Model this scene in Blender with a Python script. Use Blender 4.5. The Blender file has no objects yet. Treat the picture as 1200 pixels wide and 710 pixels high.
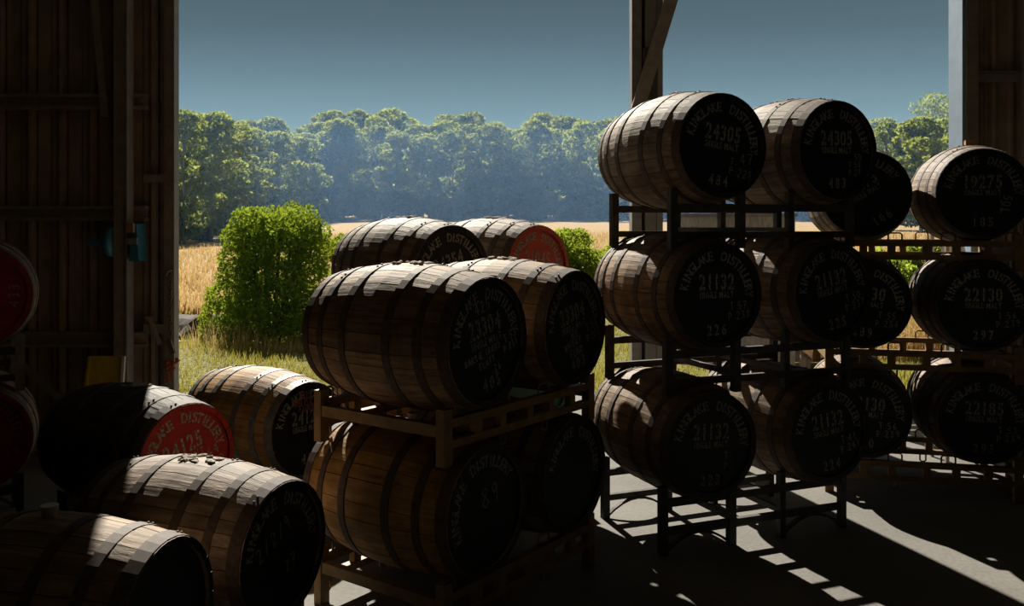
import bpy, bmesh, math, random
from mathutils import Vector, Matrix
R = math.radians
rnd = random.Random(7)
sc = bpy.context.scene
col = sc.collection

# ------------------------------------------------------------------ camera, sky, sun, exposure
F, HY, EYE = 1054.0, 264.2, 1.776            # focal length (px), horizon row, eye height (m)
cd = bpy.data.cameras.new('camera'); cam = bpy.data.objects.new('camera', cd); col.objects.link(cam)
cam.location = (0, 0, EYE); cam.rotation_euler = (R(90), 0, 0)
cd.sensor_width = 36; cd.lens = F / 1200 * 36; cd.shift_y = -(355 - HY) / 1200
cd.clip_start = .05; cd.clip_end = 2000
sc.camera = cam

SUN_AZ, SUN_EL = 17.0, 35.0                  # sun stands behind the scene, a little to the left
wd = bpy.data.worlds.new('sky'); sc.world = wd; wd.use_nodes = True
wn = wd.node_tree; wn.nodes.clear()
tc = wn.nodes.new('ShaderNodeTexCoord'); sx = wn.nodes.new('ShaderNodeSeparateXYZ')
rp = wn.nodes.new('ShaderNodeValToRGB'); bg = wn.nodes.new('ShaderNodeBackground'); wo = wn.nodes.new('ShaderNodeOutputWorld')
wn.links.new(tc.outputs['Generated'], sx.inputs[0]); wn.links.new(sx.outputs['Z'], rp.inputs[0])
wn.links.new(rp.outputs[0], bg.inputs[0]); wn.links.new(bg.outputs[0], wo.inputs[0])
els = rp.color_ramp.elements
HOR, ZEN = (.29, .46, .50), (.027, .045, .066)          # haze-bright horizon, deep blue overhead; one smooth fall-off
stops = [(z, tuple(q + (h_ - q) * math.exp(-z / .115) for h_, q in zip(HOR, ZEN))) for z in (0, .03, .06, .09, .12, .16, .20, .26, .34, .45, .6, 1.0)]
els[0].position, els[0].color = stops[0][0], (*stops[0][1], 1)
els[1].position, els[1].color = stops[-1][0], (*stops[-1][1], 1)
for p, c in stops[1:-1]:
    e = els.new(p); e.color = (*c, 1)
bg.inputs[1].default_value = 1.0

sd = bpy.data.lights.new('sun_offscreen', 'SUN'); sun = bpy.data.objects.new('sun_offscreen', sd); col.objects.link(sun)
sd.energy = 6.6; sd.angle = R(.53); sd.color = (1, .93, .80)
sv = Vector((-math.sin(R(SUN_AZ)) * math.cos(R(SUN_EL)), math.cos(R(SUN_AZ)) * math.cos(R(SUN_EL)), math.sin(R(SUN_EL))))
sun.rotation_euler = sv.to_track_quat('Z', 'Y').to_euler(); sun.location = sv * 60

vs = sc.view_settings
vs.view_transform = 'Standard'; vs.look = 'None'; vs.gamma = 1; vs.use_curve_mapping = False; vs.exposure = 0.5

# ------------------------------------------------------------------ helpers
def tag(o, label=None, cat=None, group=None, kind=None):
    if label: o['label'] = label
    if cat: o['category'] = cat
    if group: o['group'] = group
    if kind: o['kind'] = kind
    return o
def empty(name, loc=(0, 0, 0), rz=0.0):
    o = bpy.data.objects.new(name, None); col.objects.link(o); o.location = loc; o.rotation_euler = (0, 0, rz)
    o.empty_display_size = .1
    return o
def link(name, me, parent=None, loc=None, rot=None):
    o = bpy.data.objects.new(name, me); col.objects.link(o)
    if parent: o.parent = parent
    if loc is not None: o.location = loc
    if rot is not None: o.rotation_euler = rot
    return o
def pymesh(name, v, f, m, smooth=False, mi=None):
    me = bpy.data.meshes.new(name); me.from_pydata(v, [], f)
    for k in (m if isinstance(m, (list, tuple)) else [m]): me.materials.append(k)
    if smooth: me.polygons.foreach_set('use_smooth', [True] * len(me.polygons))
    if mi: me.polygons.foreach_set('material_index', mi)
    me.update(); return me
_boxes = {}
def boxmesh(sx_, sy_, sz_, m, bev=0.0):
    k = (round(sx_, 4), round(sy_, 4), round(sz_, 4), m.name, bev)
    if k not in _boxes:
        bm = bmesh.new(); bmesh.ops.create_cube(bm, size=1)
        bmesh.ops.scale(bm, vec=(sx_, sy_, sz_), verts=bm.verts)
        if bev: bmesh.ops.bevel(bm, geom=bm.edges[:], offset=bev, segments=1, affect='EDGES')
        me = bpy.data.meshes.new('box'); bm.to_mesh(me); bm.free(); me.materials.append(m); _boxes[k] = me
    return _boxes[k]
def box(name, c, s, m, parent=None, rot=None, bev=0.0):
    return link(name, boxmesh(*s, m, bev), parent, c, rot)
def tube_mesh(pts, r, m, n=6, closed=False, smooth=True):
    pts = [Vector(p) for p in pts]; v = []; f = []; N = len(pts); up = None
    for i, p in enumerate(pts):
        a = pts[(i - 1) % N] if (closed or i) else p; b = pts[(i + 1) % N] if (closed or i < N - 1) else p
        t = (b - a).normalized()
        if up is None: up = Vector((0, 0, 1)) if abs(t.z) < .9 else Vector((1, 0, 0))
        s = t.cross(up)
        if s.length < 1e-4: s = t.orthogonal()
        s.normalize(); u = s.cross(t).normalized(); up = u
        rr = r[i] if isinstance(r, (list, tuple)) else r
        for k in range(n):
            q = 2 * math.pi * k / n
            v.append(p + (s * math.cos(q) + u * math.sin(q)) * rr)
    for i in range(N if closed else N - 1):
        j = (i + 1) % N
        for k in range(n):
            l = (k + 1) % n
            f.append((i * n + k, i * n + l, j * n + l, j * n + k))
    if not closed:
        f.append(tuple(range(n))[::-1]); f.append(tuple(range((N - 1) * n, N * n)))
    return pymesh('tube', v, f, m, smooth)
def strap_mesh(pts, wy, th, m):
    """flat bar bent in the local XZ plane: wy wide along Y, th thick"""
    v = []; f = []; N = len(pts)
    for i, (x, z) in enumerate(pts):
        a = pts[max(i - 1, 0)]; b = pts[min(i + 1, N - 1)]
        t = Vector((b[0] - a[0], b[1] - a[1])).normalized(); nx, nz = -t.y, t.x
        for s, q in ((-1, -1), (1, -1), (1, 1), (-1, 1)):
            v.append((x + nx * th / 2 * q, s * wy / 2, z + nz * th / 2 * q))
    for i in range(N - 1):
        for k in range(4):
            l = (k + 1) % 4
            f.append((i * 4 + k, i * 4 + l, i * 4 + 4 + l, i * 4 + 4 + k))
    f.append((3, 2, 1, 0)); f.append((N * 4 - 4, N * 4 - 3, N * 4 - 2, N * 4 - 1))
    return pymesh('strap', v, f, m)

# ------------------------------------------------------------------ materials
def newmat(name):
    m = bpy.data.materials.new(name); m.use_nodes = True
    nt = m.node_tree; return m, nt, nt.nodes['Principled BSDF']
def node(nt, t, **kw):
    n = nt.nodes.new(t)
    for k, v in kw.items(): setattr(n, k, v)
    return n
def ramp(nt, fac, stops):
    r = node(nt, 'ShaderNodeValToRGB'); e = r.color_ramp.elements
    e[0].position, e[0].color = stops[0][0], (*stops[0][1], 1); e[1].position, e[1].color = stops[-1][0], (*stops[-1][1], 1)
    for p, c in stops[1:-1]:
        q = e.new(p); q.color = (*c, 1)
    nt.links.new(fac, r.inputs[0]); return r.outputs[0]
def noise(nt, scale, vec_scale=(1, 1, 1), detail=4, coord='Object', rough=.55):
    t = node(nt, 'ShaderNodeTexCoord'); mp = node(nt, 'ShaderNodeMapping'); n = node(nt, 'ShaderNodeTexNoise')
    mp.inputs['Scale'].default_value = vec_scale; n.inputs['Scale'].default_value = scale; n.inputs['Detail'].default_value = detail
    n.inputs['Roughness'].default_value = rough
    nt.links.new(t.outputs[coord], mp.inputs[0]); nt.links.new(mp.outputs[0], n.inputs[0]); return n.outputs['Fac']
def bump(nt, b, h, dist, strength=.6):
    u = node(nt, 'ShaderNodeBump'); u.inputs['Distance'].default_value = dist; u.inputs['Strength'].default_value = strength
    nt.links.new(h, u.inputs['Height']); nt.links.new(u.outputs[0], b.inputs['Normal'])
def rand_value(nt, colsock, amount, sat=.1):
    oi = node(nt, 'ShaderNodeObjectInfo'); mr = node(nt, 'ShaderNodeMapRange'); hs = node(nt, 'ShaderNodeHueSaturation')
    mr.inputs['To Min'].default_value = 1 - amount; mr.inputs['To Max'].default_value = 1 + amount
    nt.links.new(oi.outputs['Random'], mr.inputs[0]); nt.links.new(mr.outputs[0], hs.inputs['Value']); nt.links.new(colsock, hs.inputs['Color'])
    return hs.outputs[0]
def flat(name, c, rough=.6, metal=0.0, var=.15, scale=30, spec=.4):
    m, nt, b = newmat(name); n = noise(nt, scale)
    d = tuple(x * (1 - var) for x in c); u = tuple(min(1, x * (1 + var)) for x in c)
    nt.links.new(ramp(nt, n, [(.3, d), (.7, u)]), b.inputs['Base Color'])
    b.inputs['Roughness'].default_value = rough; b.inputs['Metallic'].default_value = metal; b.inputs['Specular IOR Level'].default_value = spec
    return m
def wood(name, dark, mid, light, var=.3):
    m, nt, b = newmat(name)
    n1 = noise(nt, 3.0, (14, 1, 14), 6, rough=.65); n2 = noise(nt, 7.0, (1, 1, 1), 3)
    c1 = ramp(nt, n1, [(.25, dark), (.5, mid), (.78, light)])
    mx = node(nt, 'ShaderNodeMixRGB', blend_type='MULTIPLY'); mx.inputs[0].default_value = .75
    nt.links.new(c1, mx.inputs[1]); nt.links.new(ramp(nt, n2, [(.32, (.45, .4, .37)), (.62, (1, 1, 1))]), mx.inputs[2])
    nt.links.new(rand_value(nt, mx.outputs[0], var), b.inputs['Base Color'])
    b.inputs['Roughness'].default_value = .68; b.inputs['Specular IOR Level'].default_value = .33
    bump(nt, b, n1, .006, .7); return m
M = {}
M['oak_dark'] = wood('weathered dark oak', (.095, .054, .027), (.26, .165, .090), (.41, .30, .19))
M['oak_grey'] = wood('sun greyed oak', (.10, .068, .047), (.245, .18, .13), (.42, .34, .26))
M['oak_honey'] = wood('honey oak', (.22, .105, .025), (.40, .215, .062), (.55, .34, .13), .15)
M['oak_black'] = wood('blackened oak', (.02, .016, .014), (.055, .042, .035), (.15, .12, .10), .25)
M['hoop'] = flat('rusted hoop iron', (.085, .060, .048), .7, 0, .35, 40, .3)
M['hoop_galv'] = flat('dull galvanised hoop', (.15, .14, .125), .5, .3, .3, 40)
M['black'] = flat('black head paint', (.008, .0085, .012), .55, 0, .3, 25)
M['red'] = flat('red head paint', (.42, .028, .014), .5, 0, .2, 12)
M['orange_red'] = flat('orange red head paint', (.56, .062, .016), .5, 0, .15, 12)
M['crimson'] = flat('crimson head paint', (.36, .012, .03), .5, 0, .2, 12)
M['green'] = flat('green head paint', (.012, .075, .035), .5, 0, .2, 12)
def print_mat(name, c, lo, hi):
    m, nt, b = newmat(name); n = noise(nt, 90, detail=5)
    nt.links.new(ramp(nt, n, [(lo, tuple(x * .12 for x in c)), (hi, c)]), b.inputs['Base Color']); b.inputs['Roughness'].default_value = .8
    return m
M['stencil'] = print_mat('worn white stencil paint', (.43, .405, .35), .38, .53)
M['stencil_worn'] = print_mat('faint stencil paint', (.34, .315, .27), .38, .54)
M['chalk'] = print_mat('white chalk', (.30, .295, .29), .33, .50)
M['chalk_red'] = print_mat('pink chalk', (.40, .17, .13), .33, .50)
M['steel_dark'] = flat('dark grey rack steel', (.085, .082, .078), .7, 0, .3, 20, .2)
M['steel_grey'] = flat('galvanised steel', (.30, .29, .27), .45, .5, .2, 14)
M['tan'] = flat('tan rack paint', (.25, .155, .062), .6, 0, .25, 18)
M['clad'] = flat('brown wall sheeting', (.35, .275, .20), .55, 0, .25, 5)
M['purlin'] = flat('grey galvanised girt', (.33, .29, .24), .45, .3, .2, 12)
M['column'] = flat('grey painted column steel', (.26, .255, .24), .55, .1, .15, 8)
M['jamb'] = flat('jamb flashing with blue edge light', (.25, .33, .43), .5, 0, .1, 8)  # blue light on the right jamb edge is put into this colour
M['blue'] = flat('blue winch paint', (.045, .20, .30), .45, .1, .2, 20)
M['yellow'] = flat('yellow plastic', (.50, .36, .01), .5, 0, .15, 20)
M['white'] = flat('white plastic', (.72, .72, .69), .5, 0, .08, 20)
M['silicone'] = flat('cream silicone', (.62, .58, .48), .5, 0, .1, 20)
M['hessian'] = flat('hessian rag', (.38, .33, .27), .9, 0, .4, 60)
M['chain'] = flat('rusted chain', (.16, .11, .08), .5, .5, .3, 60)
M['redtag'] = flat('red rag', (.40, .07, .035), .8, 0, .3, 60)
M['timber'] = wood('pale sawn timber', (.28, .17, .08), (.46, .31, .17), (.60, .45, .28), .25)
M['timber_grey'] = wood('weathered sleeper timber', (.07, .055, .045), (.15, .12, .10), (.24, .20, .17), .2)
M['teal'] = flat('teal lid', (.02, .26, .30), .4, 0, .1)
M['orange'] = flat('orange puffs', (.80, .20, .012), .6, 0, .25, 60)
M['bark'] = flat('pale gum bark', (.26, .23, .20), .8, 0, .4, 3)
M['bark_dark'] = flat('brown bark', (.10, .07, .05), .85, 0, .4, 6)
M['cardboard'] = flat('brown cardboard', (.30, .18, .10), .8, 0, .15)
M['bluebox'] = flat('pale blue box', (.30, .40, .52), .6, 0, .1)

# galvanised / weathered sheet standing outside
m, nt, b = newmat('weathered zinc sheet'); n = noise(nt, 14, (4, 4, 1), 5)
nt.links.new(ramp(nt, n, [(.3, (.30, .285, .26)), (.7, (.52, .49, .45))]), b.inputs['Base Color']); b.inputs['Roughness'].default_value = .6; M['zinc'] = m
M['bounce_lining'] = flat('added bounce lining', (.55, .55, .54), .6, 0, .1, 4)  # pale lining of the unseen roof, added to bounce fill light inside
# clear jar plastic
m, nt, b = newmat('clear jar plastic'); b.inputs['Base Color'].default_value = (1, .97, .93, 1); b.inputs['Roughness'].default_value = .05
b.inputs['Transmission Weight'].default_value = 1; b.inputs['IOR'].default_value = 1.1; M['clear'] = m
# concrete
m, nt, b = newmat('shed concrete'); n1 = noise(nt, 1.3, detail=6); n2 = noise(nt, 40, detail=3)
mx = node(nt, 'ShaderNodeMixRGB', blend_type='MULTIPLY'); mx.inputs[0].default_value = .5
nt.links.new(ramp(nt, n1, [(.3, (.13, .121, .108)), (.7, (.205, .193, .173))]), mx.inputs[1])
nt.links.new(ramp(nt, n2, [(.35, (.6, .6, .6)), (.6, (1, 1, 1))]), mx.inputs[2])
nt.links.new(mx.outputs[0], b.inputs['Base Color']); b.inputs['Roughness'].default_value = .85; bump(nt, b, n2, .003, .5); M['concrete'] = m
# ground: mown green grass near the shed, dry golden paddock beyond
m, nt, b = newmat('paddock ground'); t = node(nt, 'ShaderNodeTexCoord'); sp = node(nt, 'ShaderNodeSeparateXYZ'); nt.links.new(t.outputs['Object'], sp.inputs[0])
n1 = noise(nt, .35, (1, .5, 1), 5); n2 = noise(nt, 9, detail=4)
ad = node(nt, 'ShaderNodeMath', operation='MULTIPLY_ADD'); nt.links.new(n1, ad.inputs[0]); ad.inputs[1].default_value = 6; nt.links.new(sp.outputs['Y'], ad.inputs[2])
mr = node(nt, 'ShaderNodeMapRange'); mr.inputs['From Min'].default_value = 17.5; mr.inputs['From Max'].default_value = 23; nt.links.new(ad.outputs[0], mr.inputs[0])
gcol = ramp(nt, n2, [(.3, (.10, .10, .018)), (.7, (.24, .22, .045))]); dcol = ramp(nt, n2, [(.3, (.30, .19, .065)), (.7, (.55, .38, .16))])
mx = node(nt, 'ShaderNodeMixRGB'); nt.links.new(mr.outputs[0], mx.inputs[0]); nt.links.new(gcol, mx.inputs[1]); nt.links.new(dcol, mx.inputs[2])
nt.links.new(mx.outputs[0], b.inputs['Base Color']); b.inputs['Roughness'].default_value = .95; bump(nt, b, n2, .1, .8); M['ground'] = m
def leafmat(name, lo, hi, trans, scale=.6, tw=.5):
    m = bpy.data.materials.new(name); m.use_nodes = True; nt = m.node_tree; nt.nodes.clear()
    o = node(nt, 'ShaderNodeOutputMaterial'); d = node(nt, 'ShaderNodeBsdfDiffuse'); tr = node(nt, 'ShaderNodeBsdfTranslucent'); ms = node(nt, 'ShaderNodeMixShader')
    n = noise(nt, scale, detail=3); c = rand_value(nt, ramp(nt, n, [(.3, lo), (.7, hi)]), .15)
    nt.links.new(c, d.inputs[0]); nt.links.new(rand_value(nt, ramp(nt, n, [(.3, tuple(x * .8 for x in trans)), (.7, trans)]), .15), tr.inputs[0])
    ms.inputs[0].default_value = tw; nt.links.new(d.outputs[0], ms.inputs[1]); nt.links.new(tr.outputs[0], ms.inputs[2]); nt.links.new(ms.outputs[0], o.inputs[0]); return m
M['leaf_gum'] = leafmat('gum leaves', (.035, .050, .016), (.16, .19, .05), (.47, .54, .10), .35, .5)
M['leaf_hedge'] = leafmat('cypress foliage', (.06, .12, .03), (.12, .21, .05), (.52, .66, .05), 2.5, .36)
M['leaf_bush'] = leafmat('bush leaves', (.04, .075, .018), (.10, .16, .035), (.45, .56, .06), 2.5)
M['blade'] = leafmat('grass blades', (.12, .13, .02), (.26, .24, .05), (.40, .36, .08), 1.0)
M['blade_dry'] = leafmat('dry grass blades', (.36, .24, .09), (.60, .43, .20), (.60, .42, .18), .4)
M['mudbank'] = flat('dry dark mud', (.07, .055, .045), .9, 0, .4, 4)

# ------------------------------------------------------------------ setting: terrain, slab, shed shell
WALL = 7.0; APRON = 9.6
def sstep(a, b, x):
    t = max(0.0, min(1.0, (x - a) / (b - a))); return t * t * (3 - 2 * t)
def gh(x, y):
    r = x / max(y, 1.0)
    h = .0215 * max(0.0, y - 25) * (.0 + 1.0 * sstep(-.36, -.16, r))
    h += .012 * max(0, y - 170)
    h -= .28 * math.exp(-((y - 15.6) / 1.6) ** 2) * sstep(APRON + 2, 13.2, y) * (1 - sstep(0, 2.5, x))
    return h - .03 * (1 - sstep(APRON, APRON + .4, y))
ys = [APRON - .25]
while ys[-1] < 330: ys.append(ys[-1] + max(.35, (ys[-1] - 8) * .06))
us = [-1.6 + 3.2 * i / 110 for i in range(111)]
v = [(u * (y + 12), y, gh(u * (y + 12), y)) for y in ys for u in us]; nU = len(us)
f = [(j * nU + i, j * nU + i + 1, (j + 1) * nU + i + 1, (j + 1) * nU + i) for j in range(len(ys) - 1) for i in range(nU - 1)]
tag(link('ground', pymesh('ground', v, f, M['ground'], True)), kind='structure')

XL, XR, YB, EAVE = -9.0, 9.0, -7.0, 4.85
tag(box('floor', (0, (YB + APRON) / 2, -.1), (XR - XL + 2, APRON - YB, .2), M['concrete']), kind='structure')

def sheet_mesh(width, height, m, rib=.24, depth=.055):
    """trapezoid-ribbed steel sheet in the XZ plane, ribs toward -Y"""
    prof = []; x = 0.0
    while x < width - 1e-3:
        for dx, dy in ((0, 0), (.10, 0), (.118, -depth * .25), (.142, -depth * .25), (.16, 0), (.180, 0), (.190, -depth), (.218, -depth), (.222, .05), (.234, .05), (.238, 0)):
            if x + dx < width - .001: prof.append((x + dx, dy))
        x += rib
    prof.append((width, 0)); v = []; f = []
    for px, py in prof: v += [(px, py, 0), (px, py, height)]
    for i in range(len(prof) - 1): f.append((2 * i, 2 * i + 2, 2 * i + 3, 2 * i + 1))
    n = len(v); v += [(a, .004 + bb, c) for a, bb, c in v]
    f += [tuple(n + k for k in q[::-1]) for q in f]
    return pymesh('sheet', v, f, m)
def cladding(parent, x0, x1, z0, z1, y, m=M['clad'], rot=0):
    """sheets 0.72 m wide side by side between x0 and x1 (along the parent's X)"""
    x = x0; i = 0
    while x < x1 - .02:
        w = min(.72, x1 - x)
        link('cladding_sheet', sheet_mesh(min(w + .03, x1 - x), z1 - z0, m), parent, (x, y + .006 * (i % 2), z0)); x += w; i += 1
# front wall, left part (seen from inside)
OL, OR = -2.62, 3.50                          # opening edges
wl = tag(empty('wall_front_left', (0, 0, 0)), kind='structure')
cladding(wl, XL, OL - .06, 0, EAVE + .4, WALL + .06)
for gz in (.893, 1.87, 2.735, 3.7, 4.7):      # C-section girts
    x0, x1 = XL, -2.83; cx, w = (x0 + x1) / 2, x1 - x0
    g = box('girt', (cx, WALL - .02, gz), (w, .02, .065), M['purlin'], wl)
    box('girt_flange', (0, -.005, .045), (w, .08, .024), M['purlin'], g); box('girt_flange', (0, -.005, -.045), (w, .08, .024), M['purlin'], g)
po = box('post', (-2.98, WALL - .12, EAVE / 2), (.095, .09, EAVE), M['purlin'], wl)
box('post_lip', (.054, .0, 0), (.012, .12, EAVE), M['column'], po)
box('jamb', (-2.655, WALL - .0, EAVE / 2), (.07, .10, EAVE), M['purlin'], wl)
box('jamb_flashing', (-2.615, WALL + .0, EAVE / 2), (.008, .10, EAVE), M['column'], wl)
for z in (2.14, .975): box('door_trimmer', (-2.77, WALL - .02, z), (.16, .05, .06 if z > 1 else .075), M['purlin'], wl)
box('knee_brace', (-3.165, WALL - .10, 3.13), (.055, .03, 1.05), M['purlin'], wl, rot=(0, R(-5), 0))
box('diagonal_brace', (-3.62, WALL - .05, .55), (.05, .02, .9), M['purlin'], wl, rot=(0, R(-48), 0))
# front wall, right part
wr = tag(empty('wall_front_right', (0, 0, 0)), kind='structure')
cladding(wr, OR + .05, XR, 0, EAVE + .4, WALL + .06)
for gz in (.893, 1.87, 2.92, 3.8, 4.7):
    g = box('girt', ((OR + .09 + XR) / 2, WALL - .02, gz), (XR - OR - .09, .02, .065), M['purlin'], wr)
    box('girt_flange', (0, .02, .045), (XR - OR - .09, .07, .012), M['purlin'], g)
box('jamb', (OR + .055, WALL, EAVE / 2), (.09, .12, EAVE), M['purlin'], wr)
box('jamb_flashing', (OR - .005, WALL + .06, EAVE / 2), (.03, .22, EAVE), M['jamb'], wr)
box('corner_channel', (3.98, WALL - .1, EAVE / 2), (.09, .1, EAVE), M['column'], wr)
# header over the opening, side walls, back wall, roof
hd = tag(empty('trim_1', (0, .85, EAVE)), kind='structure')
box('header_beam', ((OL + OR) / 2, WALL, .15), (OR - OL, .14, .3), M['purlin'], hd)
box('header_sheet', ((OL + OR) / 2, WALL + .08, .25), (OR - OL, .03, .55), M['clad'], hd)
for nm, x, rz in (('wall_left', XL, R(90)), ('wall_right', XR, R(-90))):
    w = tag(empty(nm, (x, YB if rz > 0 else WALL, 0), rz), kind='structure')
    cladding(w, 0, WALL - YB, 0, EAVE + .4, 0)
w = tag(empty('wall_back', (XR, YB, 0), R(180)), kind='structure')
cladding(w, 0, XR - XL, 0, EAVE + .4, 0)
for x in (0.1, 6, 12, 17.9): box('post', (x, .1, EAVE / 2), (.12, .12, EAVE), M['purlin'], w)
tag(link('ground_rear', pymesh('ground_rear', [(-80, -120, -.06), (80, -120, -.06), (80, YB + .05, -.06), (-80, YB + .05, -.06)], [(0, 1, 2, 3)], M['ground'])), kind='structure')
cl = tag(empty('ceiling', (0, 0, EAVE + .4)), kind='structure')
for i in range(18):
    x = XL + .5 + i; y1 = 8.05
    box('roof_sheet', (x, (y1 + YB - .15) / 2, .04 + .01 * (i % 2)), (1.02, y1 - YB + .15, .03), M['bounce_lining'], cl)
for y in (-5, -2.6, -.2, 2.2, 4.6, 6.6): box('purlin', (0, y, -.06), (XR - XL, .06, .15), M['purlin'], cl)

# central column between the two openings
cc = tag(empty('steel_column', (1.165, 7.8, 0)), 'grey steel column with a knee brace between the two open bays', 'column')
box('flange', (-.095, 0, EAVE / 2), (.083, .17, EAVE), M['steel_grey'], cc)
box('web', (-.04, .03, EAVE / 2), (.034, .06, EAVE), M['steel_dark'], cc)
box('box_section', (.028, 0, EAVE / 2), (.098, .14, EAVE), M['column'], cc)
box('angle', (.105, .0, EAVE / 2), (.05, .16, EAVE), M['column'], cc)
box('knee_brace', (.14, -.12, 3.53), (.11, .07, 1.65), M['purlin'], cc, rot=(0, R(17), 0))
box('knee_plate', (.02, -.085, 3.03), (.13, .012, .55), M['steel_dark'], cc)
box('base_plate', (0, 0, .01), (.34, .30, .02), M['steel_dark'], cc)

# ------------------------------------------------------------------ lettering
_gl = {}
def glyph(ch):
    """stencil capital / figure, height about 0.7 of size 1, centred on x"""
    if ch not in _gl:
        cu = bpy.data.curves.new('g', 'FONT'); cu.body = ch; cu.size = 1; cu.offset = .028; cu.resolution_u = 4; cu.align_x = 'LEFT'
        ob = bpy.data.objects.new('g', cu); col.objects.link(ob)
        dg = bpy.context.evaluated_depsgraph_get(); me = bpy.data.meshes.new_from_object(ob.evaluated_get(dg))
        bpy.data.objects.remove(ob)
        bm = bmesh.new(); bm.from_mesh(me); bpy.data.meshes.remove(me); bpy.data.curves.remove(cu)
        bmesh.ops.remove_doubles(bm, verts=bm.verts, dist=1e-4)
        x0 = min(p.co.x for p in bm.verts); x1 = max(p.co.x for p in bm.verts); cx = (x0 + x1) / 2; sl = .028
        if ch in '0234569ABDEGKLMNORSY8':
            for s in (-1, 1):
                bmesh.ops.bisect_plane(bm, geom=bm.verts[:] + bm.edges[:] + bm.faces[:], plane_co=(cx + s * sl, 0, 0), plane_no=(1, 0, 0))
            bmesh.ops.delete(bm, geom=[q for q in bm.faces if abs(q.calc_center_median().x - cx) < sl], context='FACES')
        bm.verts.ensure_lookup_table(); bm.verts.index_update()
        v = [(p.co.x - cx, p.co.y) for p in bm.verts]; f = [[q.index for q in t.verts] for t in bm.faces]; bm.free()
        _gl[ch] = (v, f, x1 - x0)
    return _gl[ch]
def line_text(V, Fc, s, cx, cy, h, w, rot=0, gap=.13):
    """one straight line of stencil text, centred at (cx,cy), letter height h, total width w"""
    k = h / .70; wid = lambda c: .3 if c == ' ' else max(glyph(c)[2], .40 if c == '1' else 0); tot = sum(wid(c) + gap for c in s) - gap; kx = w / tot; x = -w / 2
    for c in s:
        gw = wid(c)
        if c != ' ':
            gv, gf, _ = glyph(c); n = len(V)
            V += [(cx + x + (a + gw / 2) * kx, cy - h / 2 + bb * k) for a, bb in gv]; Fc += [[n + i for i in q] for q in gf]
        x += (gw + gap) * kx
def arc_text(V, Fc, s, a0, a1, r, h):
    k = h / .70
    for i, c in enumerate(s):
        a = R(a0 + (a1 - a0) * i / (len(s) - 1)); gv, gf, gw = glyph(c); n = len(V); ks = min(k, .036 / gw) if gw > 0 else k
        for px, py in gv:
            qx, qy = px * ks * 1.0, py * k
            dx, dy = math.cos(a), math.sin(a)
            V.append((dx * (r + qy) + dy * qx, dy * (r + qy) - dx * qx))
        Fc += [[n + j for j in q] for q in gf]
STROKE = {
 '0': [[(.5, 1), (.15, .75), (.15, .25), (.5, 0), (.85, .25), (.85, .75), (.5, 1)]], '1': [[(.3, .8), (.55, 1), (.55, 0)]],
 '2': [[(.15, .8), (.5, 1), (.85, .75), (.15, 0), (.9, .03)]], '3': [[(.15, .95), (.8, .9), (.4, .55), (.85, .3), (.5, 0), (.1, .1)]],
 '4': [[(.65, 0), (.6, 1), (.1, .35), (.95, .4)]], '5': [[(.85, 1), (.3, .97), (.2, .55), (.8, .45), (.7, .08), (.1, .03)]],
 '6': [[(.75, 1), (.25, .5), (.3, .05), (.8, .1), (.75, .45), (.25, .35)]], '7': [[(.1, .95), (.9, 1), (.35, 0)], [(.25, .5), (.8, .55)]],
 '8': [[(.5, .55), (.15, .8), (.5, 1), (.85, .8), (.5, .55), (.12, .22), (.5, 0), (.88, .22), (.5, .55)]],
 '9': [[(.8, .75), (.4, .5), (.2, .8), (.55, 1), (.8, .8), (.65, 0)]], ':': [[(.45, .65), (.5, .55)], [(.45, .2), (.5, .1)]],
 '/': [[(.2, 0), (.8, 1)]], 'T': [[(.1, 1), (.9, 1)], [(.5, 1), (.5, 0)]], 'P': [[(.2, 0), (.2, 1), (.8, .85), (.75, .55), (.2, .5)]],
 'A': [[(.05, 0), (.5, 1), (.95, 0)], [(.25, .4), (.75, .4)]], 'B': [[(.15, 0), (.2, 1), (.8, .8), (.2, .53), (.85, .25), (.15, 0)]],
 'R': [[(.15, 0), (.2, 1), (.8, .8), (.2, .5), (.9, 0)]], 'I': [[(.5, 0), (.5, 1)]], 'E': [[(.85, 1), (.15, .97), (.15, 0), (.85, .03)], [(.15, .5), (.7, .5)]],
 'O': [[(.5, 1), (.1, .5), (.5, 0), (.9, .5), (.5, 1)]], 'X': [[(.1, 1), (.9, 0)], [(.9, 1), (.1, 0)]], 'F': [[(.15, 0), (.15, 1), (.85, 1)], [(.15, .5), (.7, .52)]],
 'L': [[(.2, 1), (.15, 0), (.85, .02)]], 'U': [[(.1, 1), (.15, .15), (.5, 0), (.85, .15), (.9, 1)]], 'S': [[(.85, .9), (.4, 1), (.15, .75), (.8, .3), (.55, 0), (.1, .1)]],
 'W': [[(0, 1), (.25, 0), (.5, .7), (.75, 0), (1, 1)]], 'H': [[(.15, 0), (.15, 1)], [(.85, 0), (.85, 1)], [(.15, .5), (.85, .5)]],
 'K': [[(.15, 0), (.15, 1)], [(.85, 1), (.15, .45), (.9, 0)]], 'Y': [[(.05, 1), (.5, .5), (.95, 1)], [(.5, .5), (.45, 0)]], 'N': [[(.1, 0), (.15, 1), (.85, 0), (.9, 1)]],
 'D': [[(.15, 0), (.15, 1), (.9, .55), (.15, 0)]], '(': [[(.7, 1), (.35, .5), (.7, 0)]], ')': [[(.3, 1), (.65, .5), (.3, 0)]]}
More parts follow.
